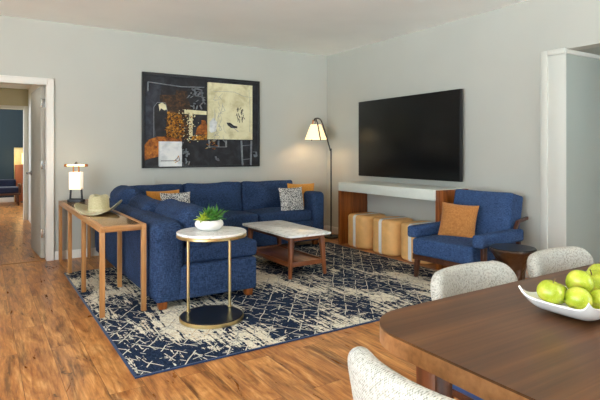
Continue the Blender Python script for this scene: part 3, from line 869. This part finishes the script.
stroke(6, [(.62, .88), (.63, .92), (.645, .93), (.64, .90)], .005)
obj('canvas', g, [M[k] for k in amats], pt, sharp=20)

# ------------------------------------------------------------------ floor lamp
fl = thing('floor_lamp', 'black floor lamp with lit cream cone shade in the corner of the room', 'lamp', (4.315, 5.945, 0), math.radians(-32))
obj('base', G().lathe(disc(.13, 0, .022, .004), 40), M['black'], fl)
obj('pole', G().tube([(0, 0, .02), (0, 0, 1.2), (-.01, 0, 1.27), (-.06, 0, 1.45), (-.115, 0, 1.63), (-.15, 0, 1.715), (-.19, 0, 1.742), (-.235, 0, 1.735), (-.25, 0, 1.70)], .011, 12, smooth=6), M['black'], fl)
obj('shade_stem', G().tube([(-.262, 0, 1.72), (-.27, 0, 1.63)], .010, 12), M['copper'], fl, label='copper coloured stem')
g = G()
sh = lambda u, v: ((.075+(.158-.075)*v)*math.cos(2*PI*u)-.222, (.075+(.158-.075)*v)*math.sin(2*PI*u), 1.65-.215*v)
g.grid(sh, 48, 4, .003); bmesh.ops.remove_doubles(g.bm, verts=g.bm.verts[:], dist=.0005)
obj('lamp_shade', g, M['shade'], fl)
obj('yoke', G().tube([(-.22, -.0, 1.735), (-.20, -.09, 1.655), (-.16, -.155, 1.42)], .009, 10).tube([(-.22, 0, 1.735), (-.235, .09, 1.655), (-.28, .155, 1.42)], .009, 10).tube([(-.292, 0, 1.643), (-.15, 0, 1.643)], .005), M['black'], fl)

# ------------------------------------------------------------------ blue armchair
ac = thing('armchair', 'blue upholstered armchair with dark wood frame by the right wall', 'armchair', (4.00, 3.245, RZ), math.radians(5))
# local: front is -x, sides +-y
obj('front_rail', G().box(-.38, -.34, -.37, .37, .185, .245, .004), M['darkwood'], ac)
obj('side_rail', G().box(-.34, .34, .325, .36, .17, .235, .004), M['darkwood'], ac)
obj('side_rail', G().box(-.34, .34, -.36, -.325, .17, .235, .004), M['darkwood'], ac)
obj('rear_rail', G().box(.3, .335, -.33, .33, .16, .22, .004), M['darkwood'], ac)
for s in (-1, 1):
    obj('leg', G().tapered((-.335, s*.335, .235), (-.325, s*.37, 0), .05, .034), M['darkwood'], ac)
    obj('leg', G().tapered((.3, s*.33, .22), (.36, s*.355, -.008), .05, .034), M['darkwood'], ac)
    obj('arm_support', G().box(-.31, -.255, s*.355-.017, s*.355+.017, .2, .43, .004), M['darkwood'], ac)
    obj('arm_support', G().box(.28, .32, s*.352-.017, s*.352+.017, .2, .43, .004), M['darkwood'], ac)
    obj('back_bracket', G().tube([(.19, s*.362, .46), (.27, s*.362, .575), (.44, s*.362, .60)], .020, 4), M['darkwood'], ac)
    obj('armrest', G().cushion(.70, .11, .115, .028, .0, 12, (-.06, s*.365, .455)), M['chairblue'], ac)
obj('seat', G().cushion(.74, .66, .16, .03, .015, 14, (-.07, 0, .325), wob=.004), M['chairblue'], ac)
obj('seat_piping', G().tube([(-.435, -.31, .39), (-.435, .31, .39)], .006, 8), M['chairblue'], ac)
obj('backrest', G().cushion(.22, .65, .52, .025, .015, 14, (.295, 0, .575), R3('Y', .22), wob=.003), M['chairblue'], ac)
throw('throw_pillow', 'tan suede throw pillow leaning in the seat of the blue armchair', M['ochre'], .37, .36, .13, (3.96, 3.33, .565), (PI/2-.28, .05, -PI/2+.38), 'throw pillows')
# ------------------------------------------------------------------ hammered stool
hs = thing('bronze_side_table', 'small hammered bronze drum side table beside the blue armchair', 'table', (3.72, 2.56, 0))
def tri(co, a):
    k = max(0, min(1, (.40-co.z)/.25)); k2 = k*(1-.45*max(0, (.12-co.z)/.12))
    f = 1+.20*k2*math.cos(3*a+.6)
    return Vector((co.x*f, co.y*f, co.z))
obj('body', G().lathe([(0, 0), (.15, 0), (.155, .01), (.12, .08), (.095, .18), (.098, .26), (.122, .34), (.158, .40), (.18, .43), (.186, .445), (.18, .452), (0, .452)], 60, fn=tri), M['hammered'], hs)
obj('top', G().lathe([(0, .452), (.176, .452), (.180, .456), (.176, .460), (0, .458)], 60), M['blackleather'], hs)

# ------------------------------------------------------------------ dining table
TX0, TX1, TY0, TY1, DZ = .95, 3.15, .03, 1.18, .75
dt = thing('dining_table', 'dark wood dining table with rounded corners in the right foreground', 'table', (0, 0, 0))
poly = rrect(TX0, TX1, TY0, TY1, .17, 10, .006)
obj('tabletop', G().prism(poly, DZ-.006, DZ, .0015), M['table_x'], dt)
obj('edge_band', G().prism(poly, DZ-.052, DZ-.006, .002), M['table_edge'], dt)
for y in (TY1-.2, TY0+.17): obj('apron', G().box(TX0+.16, TX1-.16, y, y+.03, DZ-.12, DZ-.052, .003), M['table_edge'], dt)
for x in (TX0+.15, TX1-.15):
    for y in (TY0+.17, TY1-.17): obj('leg', G().tapered((x, y, DZ-.052), (x, y, 0), .08, .055), M['walnut_z'], dt)
# dining chairs
def dining_chair(label, loc, rz):
    c = thing('dining_chair', label, 'chair', loc, rz, 'dining chairs')
    # local: front is -y, back at +y
    H, RR, T, w0 = .792, .105, .062, .245
    def sheet(a, b_):
        w = w0-.03*(1-b_)
        a0 = 1-RR/w
        x = w*math.sin(a*1.05)/math.sin(1.05)
        y = .22-.13*(1-math.cos(a*1.05))/(1-math.cos(1.05))*(.6+.4*(1-b_))+.03*b_
        q = max(0, (abs(a)-a0)/(1-a0))
        top = H-RR*(1-math.sqrt(max(0, 1-q*q)))
        return Vector((x, y, .40+(top-.40)*b_))
    def ease(q): return math.copysign(1-(1-abs(q))**1.7, q)
    nu, nv = 44, 30
    b = bmesh.new(); vv = {}
    for i in range(nu+1):
        for j in range(nv+1):
            a = ease(2*i/nu-1); c2 = ease(2*j/nv-1); b_ = (c2+1)/2
            e = .002
            du = sheet(min(1, a+e), b_)-sheet(max(-1, a-e), b_); dv = sheet(a, min(1, b_+e))-sheet(a, max(0, b_-e))
            nn = du.cross(dv); nn = nn.normalized() if nn.length > 1e-12 else Vector((0, -1, 0))
            k = math.sqrt(max(0, (1-abs(a)**9)*(1-abs(c2)**13)))
            for sd in (1, -1):
                if k < 1e-4 and sd == -1: vv[i, j, sd] = vv[i, j, 1]
                else: vv[i, j, sd] = b.verts.new(sheet(a, b_)+nn*(sd*k*T/2))
    for i in range(nu):
        for j in range(nv):
            for sd in (1, -1):
                f = [vv[i, j, sd], vv[i+1, j, sd], vv[i+1, j+1, sd], vv[i, j+1, sd]]
                b.faces.new(f if sd == 1 else f[::-1])
    g = G(); g.merge(b)
    obj('backrest', g, M['tweed'], c, sharp=80)
    obj('seat', G().cushion(.48, .46, .09, .04, .012, 12, (0, -.03, .435)), M['bluevinyl'], c, label='blue seat pad')
    obj('seat_frame', G().box(-.21, .21, -.23, .17, .36, .392, .006), M['darkwood'], c)
    for sx in (-1, 1):
        for sy, y in ((-1, -.21), (1, .16)):
            obj('leg', G().tapered((sx*.19, y, .38), (sx*.22, y+sy*.03, 0), .042, .026), M['walnut_z'], c)
    return c
d1 = dining_chair('cream tweed dining chair at the far side of the table, left of the two', (1.655, 1.12, 0), 0)
dup(d1, 'cream tweed dining chair at the far side of the table behind the apples', (2.265, 1.12, 0), 0)
dup(d1, 'cream tweed dining chair in the foreground at the rounded end of the table', (.965, .742, 0), PI/2)

# ------------------------------------------------------------------ fruit bowl
fb = thing('fruit_bowl', 'white curved bowl with pointed corners holding green apples', 'bowl', (1.625, .842, DZ))
def bowl(u, v):
    a, b = u*2-1, v*2-1
    c = abs(a*b)
    x = a*.2*(1+.08*c*c); y = b*.1*(1+.07*c*c)
    z = .007+.042*(abs(a)**10+abs(b)**10)**.7+.009*c*c
    return (x, y, z)
g = G(); g.grid(bowl, 36, 24, .006)
obj('bowl_body', g, M['ceramic'], fb, sharp=50)
obj('foot', G().prism(rrect(-.06, .06, -.035, .035, .03), 0, .008, .002), M['ceramic'], fb)
def apple(label, loc, r, rot, stem=True):
    a = thing('apple', label, 'apple', loc, 0, 'green apples in the bowl', rot)
    pr = []
    N = 22
    for k in range(N+1):
        th = PI*k/N
        rr = r*math.sin(th)*(1+.06*math.cos(th))
        z = -r*.93*math.cos(th)
        dim = .30*math.exp(-(math.sin(th)/.34)**2)
        z *= (1-dim)
        pr.append((rr if 0 < k < N else 0, z))
    wob = lambda co, an: Vector((co.x*(1+.022*math.cos(5*an)), co.y*(1+.022*math.sin(3*an)), co.z))
    obj('skin', G().lathe(pr, 32, fn=wob), M['apple'], a, sharp=80)
    if stem: obj('stem', G().tube([(0, 0, r*.6), (.002, 0, r*.85), (.006, 0, r*1.05)], .0018, 6), M['stem'], a)
    return a

apple('green apple at the left end of the bowl, nearest its pointed left corner', (1.463, .879, .825), .039, (.25, .1, .3))
apple('green apple in the middle of the pile, behind the yellow blushed one', (1.59, .86, .84), .040, (.1, 1.0, .6), False)
apple('green apple with its stem up, high in the pile near the photo edge', (1.672, .86, .828), .042, (-.3, -.25, 1.0))
apple('yellow blushed green apple at the front of the bowl above its front corner', (1.517, .824, .808), .039, (.5, -.2, 2.0), False)
apple('green apple low at the front, cut by the photo edge', (1.6, .797, .795), .037, (.9, .3, 1.2))
apple('green apple farthest back in the bowl, cut by the photo edge', (1.775, .89, .832), .041, (.2, -.2, .4))
apple('green apple mostly hidden under the left ones, only its stem end showing', (1.56, .917, .795), .036, (-.3, -.2, .9))

# ------------------------------------------------------------------ light
w = bpy.data.worlds.new('World'); S.world = w; w.use_nodes = True
bg = w.node_tree.nodes['Background']; bg.inputs['Strength'].default_value = 1.0
_n = w.node_tree.nodes; _l = w.node_tree.links
_tc = _n.new('ShaderNodeTexCoord'); _sx = _n.new('ShaderNodeSeparateXYZ'); _rp = _n.new('ShaderNodeValToRGB')
_mr = _n.new('ShaderNodeMapRange'); _mr.inputs[1].default_value = -1; _mr.inputs[2].default_value = 1
_l.new(_tc.outputs['Generated'], _sx.inputs[0]); _l.new(_sx.outputs[2], _mr.inputs[0]); _l.new(_mr.outputs[0], _rp.inputs[0])
_e = _rp.color_ramp.elements            # glow added below the horizon to lift the ceiling, overcast sky above
_e[0].position = .40; _e[0].color = (.87, .98, 1.05, 1); _e[1].position = .52; _e[1].color = (.37, .43, .49, 1)
_vm = _n.new('ShaderNodeVectorMath'); _vm.operation = 'SCALE'; _vm.inputs['Scale'].default_value = 15.0
_l.new(_rp.outputs[0], _vm.inputs[0]); _l.new(_vm.outputs[0], bg.inputs['Color'])
def point(name, loc, power, col, r):
    L = bpy.data.lights.new(name, 'POINT'); L.energy = power; L.color = col; L.shadow_soft_size = r
    o = bpy.data.objects.new(name, L); C.objects.link(o); o.location = loc
point('floor_lamp_bulb', (4.315-.222*math.cos(math.radians(32)), 5.945+.222*math.sin(math.radians(32)), 1.52), 2.5, (1, .8, .55), .04)
point('table_lamp_bulb', (.89, 6.04, AZ+.44), 1.2, (1, .8, .55), .03)
point('hall_fill_light', (-.35, 8.6, 2.25), 4.5, (1, .9, .7), .12)  # added to brighten the hall, no fixture behind it
point('bedside_bulb', (.9, 14.05, 1.1), 6, (1, .7, .35), .06)

# ------------------------------------------------------------------ camera
cam = bpy.data.cameras.new('camera'); cam.sensor_width = 36; cam.lens = 36*500.6/600; cam.shift_y = -48/600
co = bpy.data.objects.new('camera', cam); C.objects.link(co)
co.location = (0, 0, 1.25); co.rotation_euler = (PI/2, 0, -math.atan2(318, 500.6)); cam.clip_start = .05
S.camera = co
vs = S.view_settings
vs.view_transform = 'Standard'; vs.look = 'None'; vs.gamma = 1; vs.use_curve_mapping = False; vs.exposure = .7
S.cycles.use_denoising = True
S.cycles.max_bounces = 10; S.cycles.diffuse_bounces = 6; S.cycles.sample_clamp_indirect = 6
S.cycles.caustics_reflective = False; S.cycles.caustics_refractive = False
